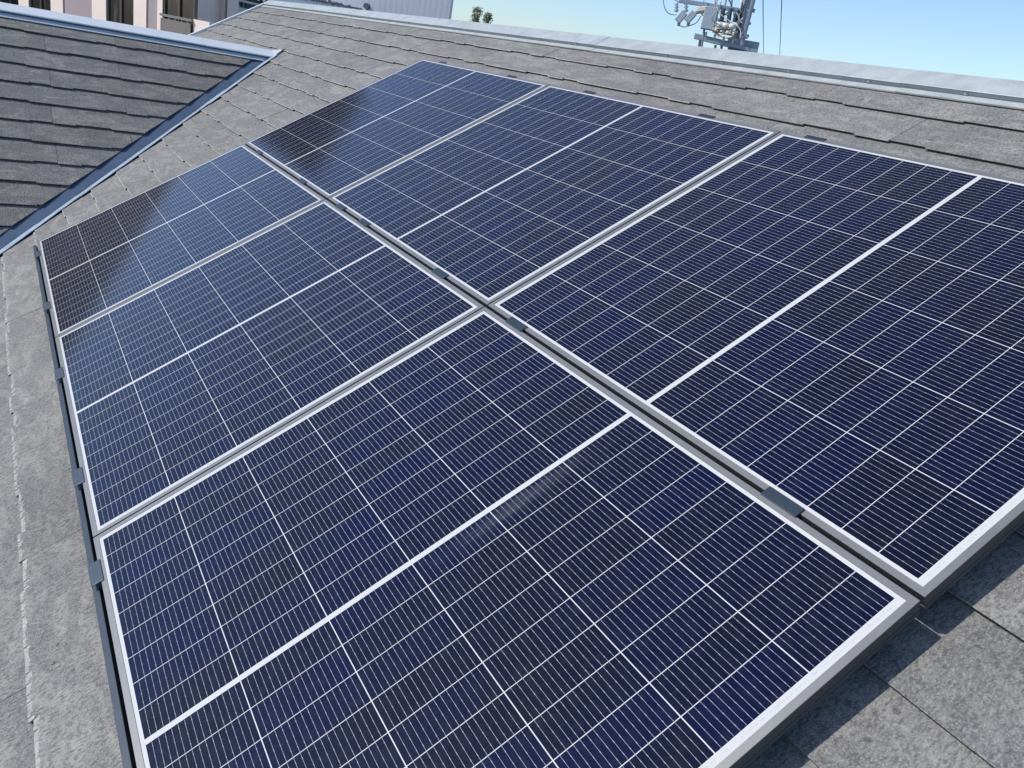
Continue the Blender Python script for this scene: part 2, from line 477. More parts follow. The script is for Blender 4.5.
# main slope in two sheets either side of the wing (stops along the valley)
def main_at(u, y): # point of the deck at plan position
    v = (y - (HR - dn) * SN) / CS
    return pw(u, v, -(HR - dn))
ye = V_EAVE * CS; yt = RV * CS
deck([main_at(KV - ye, ye), main_at(U1, ye), main_at(U1, yt), main_at(XR, yt), main_at(XR, KV - XR)])
kl = KV - 2 * XR
deck([main_at(U0, yt), main_at(U0, U0 + kl if False else -0.4), main_at(XR - (XR - U0) , -0.4), main_at(XR, KV - XR), main_at(XR, yt)])
sW = -XR / CS
yw = WY0
wing_e = ws0
deck([m_wing(yw, wing_e, dn), m_wing(KV + wing_e * CS, wing_e, dn), m_wing(KV - XR, sW, dn), m_wing(yw, sW, dn)])
deck_o = mb.build('roof_deck', M_deck, house)
# far slopes (behind both ridges)
mb = MB()
apex = pw(0, RV, -HR)
mb.face([(U0, apex.y, apex.z), (U1, apex.y, apex.z), (U1, apex.y + 3.6, apex.z - 2.16), (U0, apex.y + 3.6, apex.z - 2.16)], 0, 0.4)
wz = m_wing(0, sW, 0).z
mb.face([(XR, WY0, wz), (XR, KV - XR, wz), (XR - 2.9, KV - XR - 2.9, wz - 1.74), (XR - 2.9, WY0, wz - 1.74)], 0, 0.6)
mb.build('far_roof_slope', M_slate, house)
# walls
mb = MB()
mb.box((U0 + 0.45, ye + 0.5, GZ), (U1 - 0.45, apex.y + 3.2, -1.0))
zE = m_wing(0, wing_e, 0).z
mb.box((XR - 2.5, WY0 + 0.4, GZ), (-wing_e * CS - 0.45, 1.0, zE - 0.35))
# gable triangles
for ux in (U0 + 0.46, U1 - 0.46):
    mb.face([(ux, ye + 0.5, -1.0), (ux, apex.y + 3.2, -1.0), (ux, apex.y + 3.2, apex.z - 2.0), (ux, apex.y, apex.z - 0.12), (ux, ye + 0.5, (ye + 0.5) * 0.6 - 0.25)])
mb.build('wall', M_stucco, house)
# eave fascia + gutter
mb = MB()
pe = pw(0, V_EAVE, -HR)
mb.box((KV - ye, pe.y + 0.02, pe.z - 0.20), (U1, pe.y + 0.05, pe.z - 0.02))
mb.build('fascia', M_fascia, house)
mb = MB()
mb.tube([(KV - ye + 0.1, pe.y - 0.06, pe.z - 0.08), (U1, pe.y - 0.06, pe.z - 0.08)], 0.055, 12)
mb.build('gutter', M_fascia, house)

# ridge cap of the main roof: flange, riser, top sheet (both sides)
def prof_cap(name, pts, a0, a1, along, mat, parent, seams=()):
    """extrude an open sheet profile, with lap seams"""
    mb = MB()
    cuts = sorted([a0, a1] + [s for s in seams if a0 < s < a1])
    for i in range(len(cuts) - 1):
        l, r = cuts[i], cuts[i+1]
        d = 0.0012 * (i % 2)
        for k in range(len(pts) - 1):
            A, B = pts[k], pts[k+1]
            f = [along(l, A[0], A[1] + d), along(r + 0.01 * (i % 2), A[0], A[1] + d), along(r + 0.01 * (i % 2), B[0], B[1] + d), along(l, B[0], B[1] + d)]
            mb.face(f)
    # end caps
    for a in (a0, a1):
        mb.face([along(a, p[0], p[1]) for p in pts])
    return mb.build(name, mat, parent)
Y_R = apex.y
def ridge_pt(u, v, n):                   # near slope
    return pw(u, v, n - HR)
def mirror(p): return Vector((p.x, 2 * Y_R - p.y, p.z))
VA2 = 2.928
near = [(2.795, 0.002), (2.795, 0.0070), (2.829, 0.0070)]
lidp = [(2.831, 0.0240), (2.8225, 0.0245), (2.8212, 0.0256), (2.823, 0.0265), (2.90, 0.0265), (VA2, 0.0255)]
mb = MB()
seams = [U0 - 0.03] + [U0 + 1.82 * k + 0.9 for k in range(8)]
seams = [s for s in seams if s < U1] + [U1 + 0.03]
for i in range(len(seams) - 1):
    l, r = seams[i], seams[i+1]; d = 0.0013 * (i % 2)
    if i % 2: l -= 0.02; r += 0.02
    for A, B in list(zip(near, near[1:])) + list(zip(lidp, lidp[1:])):
        q = [ridge_pt(l, A[0], A[1] + d), ridge_pt(r, A[0], A[1] + d), ridge_pt(r, B[0], B[1] + d), ridge_pt(l, B[0], B[1] + d)]
        mb.face(q); mb.face([mirror(p) for p in q][::-1])
for a in (seams[0], seams[-1]):
    e = [ridge_pt(a, p[0], p[1]) for p in near + lidp]
    mb.face(e + [mirror(p) for p in e[::-1]])
rc = mb.build('ridge_cap', M_ridge, house)
mb = MB()
q = [ridge_pt(U0 - 0.02, 2.829, 0.0068), ridge_pt(U1 + 0.02, 2.829, 0.0068), ridge_pt(U1 + 0.02, 2.831, 0.0242), ridge_pt(U0 - 0.02, 2.831, 0.0242)]
mb.face(q); mb.face([mirror(p) for p in q][::-1])
mb.build('ridge_riser', M_riser, house)  # cap riser, added as its own piece to tune its shade
for us in [2.943 - 0.365 * k for k in range(20)] + [3.308, 3.673, 4.04]:
    s = MB()
    c = ridge_pt(us, 2.8295, 0.0150); d = (ROOF_M @ Vector((0, -1, 0.25))).normalized()
    s.tube([c - d * 0.002, c + d * 0.002], 0.0075, 10)
    s.tube([c + d * 0.002, c + d * 0.006, c + d * 0.0072], [0.0052, 0.0048, 0.002], 8)
    s.build('screw', M_steel, rc)

# wing ridge cap
def wr(a, s, n): return m_wing(a, s, n)
X2S = lambda x: -x / CS
SA = X2S(-2.527)
wn_ = [(X2S(-2.420), 0.002), (X2S(-2.420), 0.008), (X2S(-2.456), 0.008), (X2S(-2.458), 0.027), (X2S(-2.447), 0.0275), (X2S(-2.452), 0.0335), (SA, 0.034)]
mb = MB()
AX = m_wing(0, SA, 0.034).x
for l, r, d in ((WY0 - 0.03, -0.6, 0.0), (-0.62, 1.24, 0.0013), (1.22, 1.78, 0.0)):
    for k in range(len(wn_) - 1):
        A, B = wn_[k], wn_[k+1]
        if k == 2: continue
        q = [wr(l, A[0], A[1] + d), wr(r, A[0], A[1] + d), wr(r, B[0], B[1] + d), wr(l, B[0], B[1] + d)]
        mb.face(q); mb.face([Vector((2 * AX - p.x, p.y, p.z)) for p in q][::-1])
# end flares up onto the main slope
e0 = [wr(1.78, p[0], p[1]) for p in wn_]
def on_main(x, y, n=0.012):
    v = (y + (HR - n) * -SN) / CS if False else (y - (HR - n) * SN) / CS
    return pw(x, v, n - HR)
for side in (0, 1):
    mir = (lambda p: p) if side == 0 else (lambda p: Vector((2 * AX - p.x, p.y, p.z)))
    A0, A1, A2 = mir(e0[4]), mir(e0[5]), e0[6]
    B0, B1, B2 = on_main(-2.440, 1.795, 0.010), on_main(-2.45, 1.815, 0.011), on_main(AX, 1.865, 0.011)
    B0, B1 = mir(B0), mir(B1)
    mb.face([A0, B0, B1, A1]); mb.face([A1, B1, B2, A2])
    mb.face([mir(e0[3]), mir(on_main(-2.44, 1.80, 0.004)), B0, A0])
mb.build('wing_ridge_cap', M_wridge, house)
mb = MB(); A, B = wn_[2], wn_[3]
q = [wr(WY0 - 0.02, *A), wr(1.79, *A), wr(1.79, *B), wr(WY0 - 0.02, *B)]
mb.face(q); mb.face([Vector((2 * AX - p.x, p.y, p.z)) for p in q][::-1])
mb.build('ridge_riser', M_valley, house)  # riser of the wing cap, dark colour stands for its shade

# valley flashing: V sheet following both slopes
mb = MB()
def valley_pt(x, w, n=0.002):
    """w>0 onto the main slope, w<0 onto the wing (plan distance across)"""
    y = KV - x
    if w >= 0:
        return on_main(x + w / 2, y + w / 2, n)
    xx, yy = x + w / 2, y + w / 2
    return m_wing(yy, X2S(xx), 0) + Vector((SN, 0, CS)) * n
xs = [KV - ye + 0.1] + [-0.3 - 0.31 * i for i in range(7)] + [-2.5]
rr = random.Random(3)
for i in range(len(xs) - 1):
    a, b = xs[i], xs[i+1]
    j = rr.uniform(-0.008, 0.012)
    for (w0, w1, n0, n1) in ((-0.17, -0.10, -0.012, -0.010), (-0.10, -0.012, -0.010, -0.002), (-0.012, 0.0, -0.002, 0.008), (0.0, 0.012, 0.008, 0.002), (0.012, 0.12, 0.002, -0.008)):
        mb.face([valley_pt(a, w0, n0), valley_pt(b, w0, n0), valley_pt(b, w1, n1), valley_pt(a, w1, n1)])
mb.build('valley_flashing', M_valley, house)
# added lapped strips on the main side, pale colour paints the sunlit valley flank
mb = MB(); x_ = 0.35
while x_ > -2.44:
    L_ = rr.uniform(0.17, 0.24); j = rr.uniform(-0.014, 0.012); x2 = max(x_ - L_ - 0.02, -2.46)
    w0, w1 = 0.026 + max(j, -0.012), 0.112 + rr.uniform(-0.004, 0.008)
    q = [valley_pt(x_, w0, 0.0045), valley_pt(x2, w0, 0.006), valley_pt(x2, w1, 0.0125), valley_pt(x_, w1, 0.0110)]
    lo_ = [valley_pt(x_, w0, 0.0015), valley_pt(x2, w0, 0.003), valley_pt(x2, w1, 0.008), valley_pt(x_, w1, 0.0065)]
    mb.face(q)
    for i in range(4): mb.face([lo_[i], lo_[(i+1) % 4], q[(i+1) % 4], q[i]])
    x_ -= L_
mb.build('valley_sunlit_strip', M_vsunlit, house)

# rake trim on the far gable
for ux in (U0, U1):
    mb = MB()
    s = -1 if ux == U0 else 1
    M4 = ROOF_M.to_4x4()
    lo, hi = (ux - 0.03, ux + 0.02) if s < 0 else (ux - 0.02, ux + 0.03)
    v0 = V_EAVE if s > 0 else -0.3
    mb.box((lo, v0, -HR + 0.002), (hi, RV - 0.01, -HR + 0.024), M4)
    mb.box((lo - 0.003 if s < 0 else hi - 0.02, v0, -HR - 0.14), (lo + 0.02 if s < 0 else hi + 0.003, RV - 0.01, -HR + 0.001), M4)
    mb.build('rake_trim', M_trim, house)

# ---------------------------------------------------------------- solar panels
LIP = 0.0133
def frame_mesh():
    mb = MB()
    FH = 0.033; TOP = 0.0012; WT = 0.0022; FLG = 0.026
    def ring(o):                       # rectangle at offset o outward from the laminate
        return [(-o, -o), (PL + o, -o), (PL + o, PW_ + o), (-o, PW_ + o)]
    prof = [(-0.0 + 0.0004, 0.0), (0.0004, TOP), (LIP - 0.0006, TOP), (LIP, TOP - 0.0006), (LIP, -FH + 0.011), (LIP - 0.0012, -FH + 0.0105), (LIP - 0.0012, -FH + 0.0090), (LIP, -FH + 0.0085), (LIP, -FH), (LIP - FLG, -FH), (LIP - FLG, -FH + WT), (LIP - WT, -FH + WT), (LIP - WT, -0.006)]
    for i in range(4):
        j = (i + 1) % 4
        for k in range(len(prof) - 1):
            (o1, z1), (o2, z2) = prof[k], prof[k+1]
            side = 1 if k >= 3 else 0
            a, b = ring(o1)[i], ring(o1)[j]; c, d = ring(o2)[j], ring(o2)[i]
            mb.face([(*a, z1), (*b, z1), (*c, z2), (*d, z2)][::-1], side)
    return mb
P0U, P0V = 0.0008, -0.0015
GU, GV = 0.03163, 0.03598
def make_panel():
    root = empty('solar_panel')
    fr = frame_mesh().build('frame', [M_alu, M_alushade], root)
    g = MB(); e = 0.003
    g.box((-e, -e, -0.005), (PL + e, PW_ + e, 0.0))
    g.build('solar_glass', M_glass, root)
    return root
def copy_tree(o, parent=None):
    c = o.copy(); col.objects.link(c)
    if parent: c.parent = parent
    for ch in o.children:
        copy_tree(ch, c)
    return c
labels = {
 (0, 2): 'nearest solar panel of the lower row, filling the bottom foreground',
 (0, 1): 'middle solar panel of the lower row, beside the dark eave rail',
 (0, 0): 'farthest solar panel of the lower row, next to the metal valley, dark in one corner',
 (1, 2): 'nearest solar panel of the upper row, running out of the right edge',
 (1, 1): 'middle solar panel of the upper row, below the ridge between two panels',
 (1, 0): 'farthest solar panel of the upper row, at the top end of the array',
}
proto = make_panel()
first = True
for (r, k), lab in labels.items():
    o = proto if first else copy_tree(proto)
    first = False
    o.matrix_world = Matrix.Translation(pw(P0U + k * (PL + GU) + r * 0.0005, P0V + r * (PW_ + GV), 0)) @ ROOF_M.to_4x4()
    tag(o, lab, 'solar panel', 'solar panels of the roof array')

# rails with their clamps
UE = P0U + 3 * PL + 2 * GU + LIP
def rail(name, lab, v0, v1, z0, z1, mat, groove=True, back=0.0):
    root = empty(name, pw(0, (v0 + v1) / 2, -HR)); tag(root, lab, 'mounting rail', 'rails carrying the solar panels')
    inv = Matrix.Translation(-root.location)
    M4 = inv @ ROOF_M.to_4x4()
    mb = MB()
    mb.box((-0.02, v0, z0), (UE + 0.002 - back, v1, z1), M4)
    if groove:
        mb.box((-0.02, v1, z0), (UE, v1 + 0.013, -0.055), M4)
        mb.box((-0.02, v1 + 0.004, -0.055), (UE, v1 + 0.0065, -0.032), M4)
    mb.build('rail', mat, root, bevel=0.001)
    return root, M4
def clamp(root, M4, u, v0, v1, zt, v_step=None, mat=None, lu=0.080):
    mb = MB()
    mb.box((u - lu/2, v0, zt - 0.003), (u + lu/2, v1, zt), M4)
    if v_step is not None:
        mb.box((u - lu/2, v_step[0], -0.04), (u + lu/2, v_step[1], zt - 0.0031), M4)
    mb.build('clamp', mat or M_clamp, root, bevel=0.0007)
VS0 = P0V + PW_ + LIP; VS1 = P0V + PW_ + GV - LIP
root, M4 = rail('mounting_rail', 'dark grey rail with flat clamps along the lower left edge of the array', -0.043, -0.028, -0.084, -0.012, M_aludark)
for u in (0.209, 0.974, 1.676, 2.388, 2.832, 3.62): clamp(root, M4, u, -0.0375, -0.0080, 0.0042, (-0.027, -0.0145), M_lclamp)
root, M4 = rail('mounting_rail', 'near-black rail raised to darken the slot between the two panel rows, with small clamps', VS0 + 0.001, VS1 - 0.001, -0.084, -0.007, M_black, False, 0.056)  # near-black rail raised to give the slot its darkness
for u in (0.282, 1.006, 1.503, 1.754, 2.395, 2.853, 3.768): clamp(root, M4, u, VS0 - 0.0035, VS1 + LIP - 0.0015, 0.0044, (VS0 + 0.001, VS1 - 0.001))
VT = P0V + 2 * PW_ + GV + LIP
root, M4 = rail('mounting_rail', 'rail under the upper edge of the array, small clamps facing the ridge', VT - 0.03, VT + 0.004, -0.084, -0.036, M_black, False, 0.12)
for u in (0.25, 1.0, 1.645, 2.353, 2.831, 3.70): clamp(root, M4, u, VT - 0.009, VT + 0.006, 0.0034, (VT + 0.001, VT + 0.0055), lu=0.075)

#BACKGROUND
# ---------------------------------------------------------------- buildings behind
RW = rot                                     # camera -> world rotation
def look(x, y):
    """world direction of a picture point"""
    d = RW @ Vector(((x - 512) / 789.36, -(y - 384) / 789.36, -1.0))
    return d.normalized()
def at_dist(x, y, D):                        # point at plan distance D
    d = look(x, y); k = D / math.hypot(d.x, d.y)
    return CAM + d * k
M_pink = paint('pale_pink_render', (0.84, 0.70, 0.62), 0.85, 0, 0.05, 2.0)
M_mauve = paint('mauve_grey_panel', (0.36, 0.30, 0.315), 0.85, 0, 0.05, 2.0)  # mauve tone of the set-back facade bays
M_wframe = paint('bronze_window_frame', (0.10, 0.085, 0.075), 0.4, 0.3)
M_concrete = paint('roof_concrete', (0.30, 0.30, 0.29), 0.9)
def pane_mat(name, c, curtain):
    m, nt, b = new_mat(name); t = NT(nt)
    x, y, z = t.sep(t.coord())[:3]
    n = t.noise(t.mapping(t.coord(), scale=(6, 6, 0.7)), 2.0, 3, 0.5)
    t.set(b.inputs['Base Color'], t.mix(t.ramp(n, [(0.55, 0.0), (0.66, 1.0)]), c, curtain))
    b.inputs['Roughness'].default_value = 0.15
    b.inputs['IOR'].default_value = 1.45
    return m
M_pane = pane_mat('window_glass', (0.03, 0.026, 0.024), (0.085, 0.075, 0.068))
M_pane2 = pane_mat('dark_window_glass', (0.02, 0.028, 0.036), (0.05, 0.058, 0.065))
M_frost = paint('smoked_balcony_glass', (0.19, 0.165, 0.155), 0.25, 0, 0.1, 3.0)
apt = empty('apartment_building', (-21, 1, GZ))
tag(apt, 'pale pink apartment building with dark windows behind the left wing ridge', 'apartment building')
AI = Matrix.Translation(-Vector(apt.location))
tA = Vector((0.883, 0.469)); nA = Vector((0.469, -0.883))
tB = Vector((-0.469, 0.883)); nB = Vector((0.883, 0.469))
cam2 = Vector((CAM.x, CAM.y))
def plan_dir(px):
    d = look(px, 12 + px * 0.1); v = Vector((d.x, d.y)); v.normalize(); return v
def hit(P, t, px):
    """along P + t*s up to the bearing of picture column px"""
    d = plan_dir(px)
    # P + t s = cam2 + d k
    det = t.x * (-d.y) + d.x * t.y
    w = cam2 - P
    s = (w.x * (-d.y) + d.x * w.y) / det
    return s
P = cam2 + plan_dir(0) * 25.0
FLOORS = [GZ + 0.02 + 2.95 * k for k in range(3)]
ROOFZ = 5.15
wall = MB(); 
def bay(P, t, n, s0, s1, kind, zlo=GZ, zhi=ROOFZ):
    """one bay of the facade; frame of reference: s along t, d along n, z up"""
    def M(): return AI @ Matrix(((t.x, n.x, 0, P.x), (t.y, n.y, 0, P.y), (0, 0, 1, 0), (0, 0, 0, 1)))
    M = M()
    if kind == 'pier':
        wall.box((s0, -0.25, zlo), (s1, 0.0, zhi), M, 0)
    elif kind == 'panel':
        wall.box((s0, -0.25, zlo), (s1, -0.03, zhi), M, 1)
    elif kind == 'dark':
        wall.box((s0, -0.25, zlo), (s1, -0.03, zhi), M, 2)
    elif kind in ('window', 'balcony'):
        for f in FLOORS:
            zs, zt = f + 0.12, f + 2.15
            nxt = f + 2.95 + 0.12
            wall.box((s0, -0.25, zt), (s1, -0.02, min(nxt, zhi)), M, 0)
            w = MB(); fw = 0.05
            mid = (s0 + s1) / 2
            for lo, hi in (((s0, zs), (s0 + fw, zt)), ((s1 - fw, zs), (s1, zt)), ((mid - 0.03, zs + fw), (mid + 0.03, zt - fw)), ((s0 + fw, zs), (s1 - fw, zs + fw)), ((s0 + fw, zt - fw), (s1 - fw, zt))):
                w.box((lo[0], -0.10, lo[1]), (hi[0], -0.025, hi[1]), M)
            wo_ = w.build('window', M_wframe, apt)
            p = MB(); p.box((s0 + fw, -0.085, zs + fw), (s1 - fw, -0.06, zt - fw), M)
            p.build('pane', M_pane, wo_)
            if kind == 'balcony':
                b = MB(); b.box((s0 + 0.02, 0.03, f + 0.05), (s1 - 0.02, 0.055, f + 1.0), M)
                b.build('balcony_screen', M_frost, apt)
                b = MB(); b.box((s0, 0.02, f + 1.04), (s1, 0.065, f + 1.09), M)
                for q in range(5):
                    sx = s0 + (s1 - s0) * (q + 0.5) / 5
                    b.box((sx - 0.012, 0.03, f + 1.0), (sx + 0.012, 0.055, f + 1.04), M)
                b.build('railing', M_alu, apt)
tL = Vector((0.25, 0.968)); nL = Vector((0.968, -0.25))
corners = [P - tL * 12.0, P.copy()]
# left return (out of the frame, seen mirrored in the panels)
M_tile = paint('dark_brown_tile', (0.045, 0.040, 0.038), 0.7, 0, 0.1, 3.0)
bay(P - tL * 12.0, tL, nL, 0, 12.0, 'dark')
runs = [(tA, nA, [('window', 0, 19), ('pier', 19, 29), ('window', 29, 51), ('pier', 51, 63), ('panel', 63, 92), ('pier', 92, 106),
                  ('window', 106, 133.5), ('pier', 133.5, 146), ('panel', 146, 157), ('pier', 157, 162), ('balcony', 162, 193)])]
for t, n, bays in runs:
    st = P.copy()
    for kind, a, b in bays:
        s0, s1 = hit(st, t, a), hit(st, t, b)
        bay(st, t, n, max(s0, 0.0), s1, kind)
    P = st + t * s1
    corners.append(P.copy())
# balcony block at the right end: solid parapet round a deep balcony
Pc = P.copy()
s1 = hit(Pc, tA, 209)
Pd = Pc + tA * s1
s2 = hit(Pd, tB, 262)
for f in FLOORS[1:]:
    zt = 1.02 + (f - FLOORS[2])
    MA = AI @ Matrix(((tA.x, nA.x, 0, Pc.x), (tA.y, nA.y, 0, Pc.y), (0, 0, 1, 0), (0, 0, 0, 1)))
    MBm = AI @ Matrix(((tB.x, nB.x, 0, Pd.x), (tB.y, nB.y, 0, Pd.y), (0, 0, 1, 0), (0, 0, 0, 1)))
    b = MB(); b.box((0.0, -0.12, f - 0.1), (s1, 0.0, zt), MA); b.box((0.12, -0.12, f - 0.1), (s2, -0.002, zt - 0.003), MBm)
    b.build('balcony_parapet', M_pink, apt)
# recessed wall and dark windows of that block
Pr = Pc - nA * 1.2
Mr = AI @ Matrix(((tA.x, nA.x, 0, Pr.x), (tA.y, nA.y, 0, Pr.y), (0, 0, 1, 0), (0, 0, 0, 1)))
sE = hit(Pr, tA, 226)
sA, sB, sC = hit(Pr, tA, 198), hit(Pr, tA, 211), hit(Pr, tA, 224)
wall.box((-0.4, -0.3, GZ), (sA, 0.0, ROOFZ), Mr, 0)
wall.box((sC, -0.3, GZ), (sE, 0.0, ROOFZ), Mr, 0)
for f in FLOORS:
    wall.box((sA, -0.3, f + 2.3), (sC, -0.01, min(f + 2.95, ROOFZ)), Mr, 0)
    for a, b_ in ((sA, sB), (sB, sC)):
        w = MB()
        for lo, hi in (((a, f), (a + .05, f + 2.3)), ((b_ - .05, f), (b_, f + 2.3)), ((a + .05, f), (b_ - .05, f + .05)), ((a + .05, f + 2.25), (b_ - .05, f + 2.3))):
            w.box((lo[0], -0.14, lo[1]), (hi[0], -0.06, hi[1]), Mr)
        wo_ = w.build('window', M_wframe, apt)
        p = MB(); p.box((a + .05, -0.12, f + .05), (b_ - .05, -0.10, f + 2.25), Mr); p.build('pane', M_pane2, wo_)
corners += [Pr + tA * sE]
back = [c for c in corners]
core = []
for c in corners: core.append(c)
bk = [Vector((-33.0, corners[-1].y + 0.5)), Vector((-33.0, corners[0].y - 0.2))]
def prism(mb, plan, z0, z1, M=None, mi=0):
    M = M or Matrix()
    n = len(plan)
    for i in range(n):
        a, b = plan[i], plan[(i+1) % n]
        mb.face([M @ Vector((a.x, a.y, z0)), M @ Vector((b.x, b.y, z0)), M @ Vector((b.x, b.y, z1)), M @ Vector((a.x, a.y, z1))], mi)
    mb.face([M @ Vector((p.x, p.y, z1)) for p in plan], mi)
# core set back 0.25 behind the piers
cr = []
for i, c in enumerate(corners):
    cr.append(c + Vector((-0.30, -0.02)))
prism(wall, cr + bk, GZ, ROOFZ - 0.3, AI)
wall.build('wall', [M_pink, M_mauve, M_tile], apt)
# stair tower on the roof
tw = MB()
d0, d1 = plan_dir(0), Vector((-math.cos(R(7.5)), math.sin(R(7.5))))
q = [Vector((-22.6, 1.3)), Vector((-22.6, 4.8)), Vector((-28.5, 4.8)), Vector((-28.5, 1.3))]
prism(tw, q, ROOFZ - 0.3, 9.6, AI)
tw.build('stair_tower', M_tile, apt)
rs = MB(); prism(rs, [c + Vector((-0.1, 0)) for c in cr] + bk, ROOFZ - 0.29, ROOFZ - 0.1, AI); rs.build('roof', M_concrete, apt)

# the large lilac-grey building
M_siding = paint('grey_metal_siding', (0.50, 0.52, 0.59), 0.6, 0.0, 0.04, 0.6)
M_lightroof = paint('light_folded_roof', (0.52, 0.56, 0.60), 0.5, 0.2, 0.06, 1.0)
M_dark = paint('dark_closure', (0.06, 0.065, 0.08), 0.7)
hall_x = CAM.x - 45 * math.cos(R(26.5))
pr = at_dist(450, 10, 45)
hall = empty('warehouse', (hall_x - 6, 13, GZ)); tag(hall, 'large grey warehouse with plain ribbed wall, behind the main ridge', 'warehouse')
# wall frame: s to the right along the wall (0 at its right end), d out of the wall
tH = Vector((0.66, 0.751)); nH = Vector((0.751, -0.66))
HI_ = Matrix.Translation(-Vector(hall.location)) @ Matrix(((tH.x, nH.x, 0, pr.x), (tH.y, nH.y, 0, pr.y), (0, 0, 1, 0), (0, 0, 0, 1)))
ht = 11.0
def hs(px, y):
    d = look(px, y); d2 = Vector((d.x, d.y)); det = tH.x * (-d2.y) + d2.x * tH.y
    w = cam2 - Vector((pr.x, pr.y)); s_ = (w.x * (-d2.y) + d2.x * w.y) / det
    p = Vector((pr.x, pr.y)) + tH * s_; k = (p - cam2).length / d2.length
    return s_, CAM.z + d.z * k
mb = MB()
fw_ = plan_dir(452); bd = Vector((fw_.dot(tH), fw_.dot(nH)))
prism(mb, [Vector((0, 0)), Vector((-34, 0)), Vector((-34, 0)) + bd * 16, bd * 16], GZ, ht, HI_)
k = -33.9
while k < -0.1:
    mb.box((k, 0, GZ), (k + 0.15, 0.004, ht - 0.2), HI_); k += 0.30
mb.build('wall', M_siding, hall)
mb = MB(); mb.box((-34.2, -0.3, ht + 0.002), (0.0, 0.2, ht + 0.3), HI_); mb.build('parapet_cap', M_lightroof, hall)
# dark closures where a low folded-plate lean-to meets the wall
sa, za = hs(296, -2); sb, zb = hs(362, 9.2)
zc = zb; rr = random.Random(7)
cs_ = MB(); x_ = sa
while x_ < sb:
    w = rr.uniform(0.05, 0.17); f = (x_ - sa) / (sb - sa)
    cs_.box((x_, 0.02, zc - rr.uniform(0.02, 0.10)), (x_ + w, 0.07, zc + rr.uniform(0.04, 0.20) * (1.25 - f)), HI_)
    x_ += w + rr.uniform(-0.02, 0.14)
cs_.box((sa, 0.014, zc - 0.03), (sb, 0.04, zc + 0.03), HI_)
cs_.build('closure_strip', M_dark, hall)
sv, zv = hs(367.5, 6.8)
mb = MB(); mb.tube([HI_ @ Vector((sv, -0.05, zv)), HI_ @ Vector((sv, 0.22, zv + 0.02))], 0.15, 12); mb.build('vent_pipe', M_dark, hall)
mb = MB(); x_ = -18.0
while x_ < sb + 0.6:
    P_ = lambda a, d, z: HI_ @ Vector((a, d, z))
    mb.face([P_(x_, 0.02, zc - 0.06), P_(x_ + .15, 0.02, zc - 0.22), P_(x_ + .15, 2.6, zc - 0.62), P_(x_, 2.6, zc - 0.46)])
    mb.face([P_(x_ + .15, 0.02, zc - 0.22), P_(x_ + .3, 0.02, zc - 0.06), P_(x_ + .3, 2.6, zc - 0.46), P_(x_ + .15, 2.6, zc - 0.62)])
    x_ += 0.3
mb.box((-18.0, 0.02, GZ), (sb + 0.5, 2.45, zc - 0.75), HI_)
mb.build('lean_to_roof', M_lightroof, hall)
# low annex between the two buildings, pale, with dark brackets along its eave
an0 = at_dist(222, -1, 33); an1 = at_dist(268, 8, 36)
annex = empty('shed', (an0.x, an0.y, GZ)); tag(annex, 'low pale metal shed seen between the pink apartments and the roof rake', 'shed')
SI = Matrix.Translation(-Vector(annex.location))
t = Vector((an1.x - an0.x, an1.y - an0.y)); L_ = t.length + 1.0; t.normalize(); n = Vector((-t.y, t.x))
if n.x < 0: n = -n
Ms = SI @ Matrix(((t.x, n.x, 0, an0.x), (t.y, n.y, 0, an0.y), (0, 0, 1, 0), (0, 0, 0, 1)))
mb = MB(); mb.box((-0.3, -4, GZ), (L_, 0, an1.z), Ms); mb.build('wall', M_lightroof, annex)
mb = MB(); s = -0.3
while s < L_ - 0.2:
    w = rr.uniform(0.08, 0.2); mb = MB(); mb.box((s, 0.003, an1.z - rr.uniform(0.1, 0.22)), (s + w, 0.08, an1.z - 0.02), Ms); mb.build('bracket', M_dark, annex); s += w + rr.uniform(0.06, 0.2)
mb = MB(); mb.box((-0.4, -4.1, an1.z + 0.002), (L_ + 0.1, 0.12, an1.z + 0.07), Ms); mb.build('roof', M_lightroof, annex)

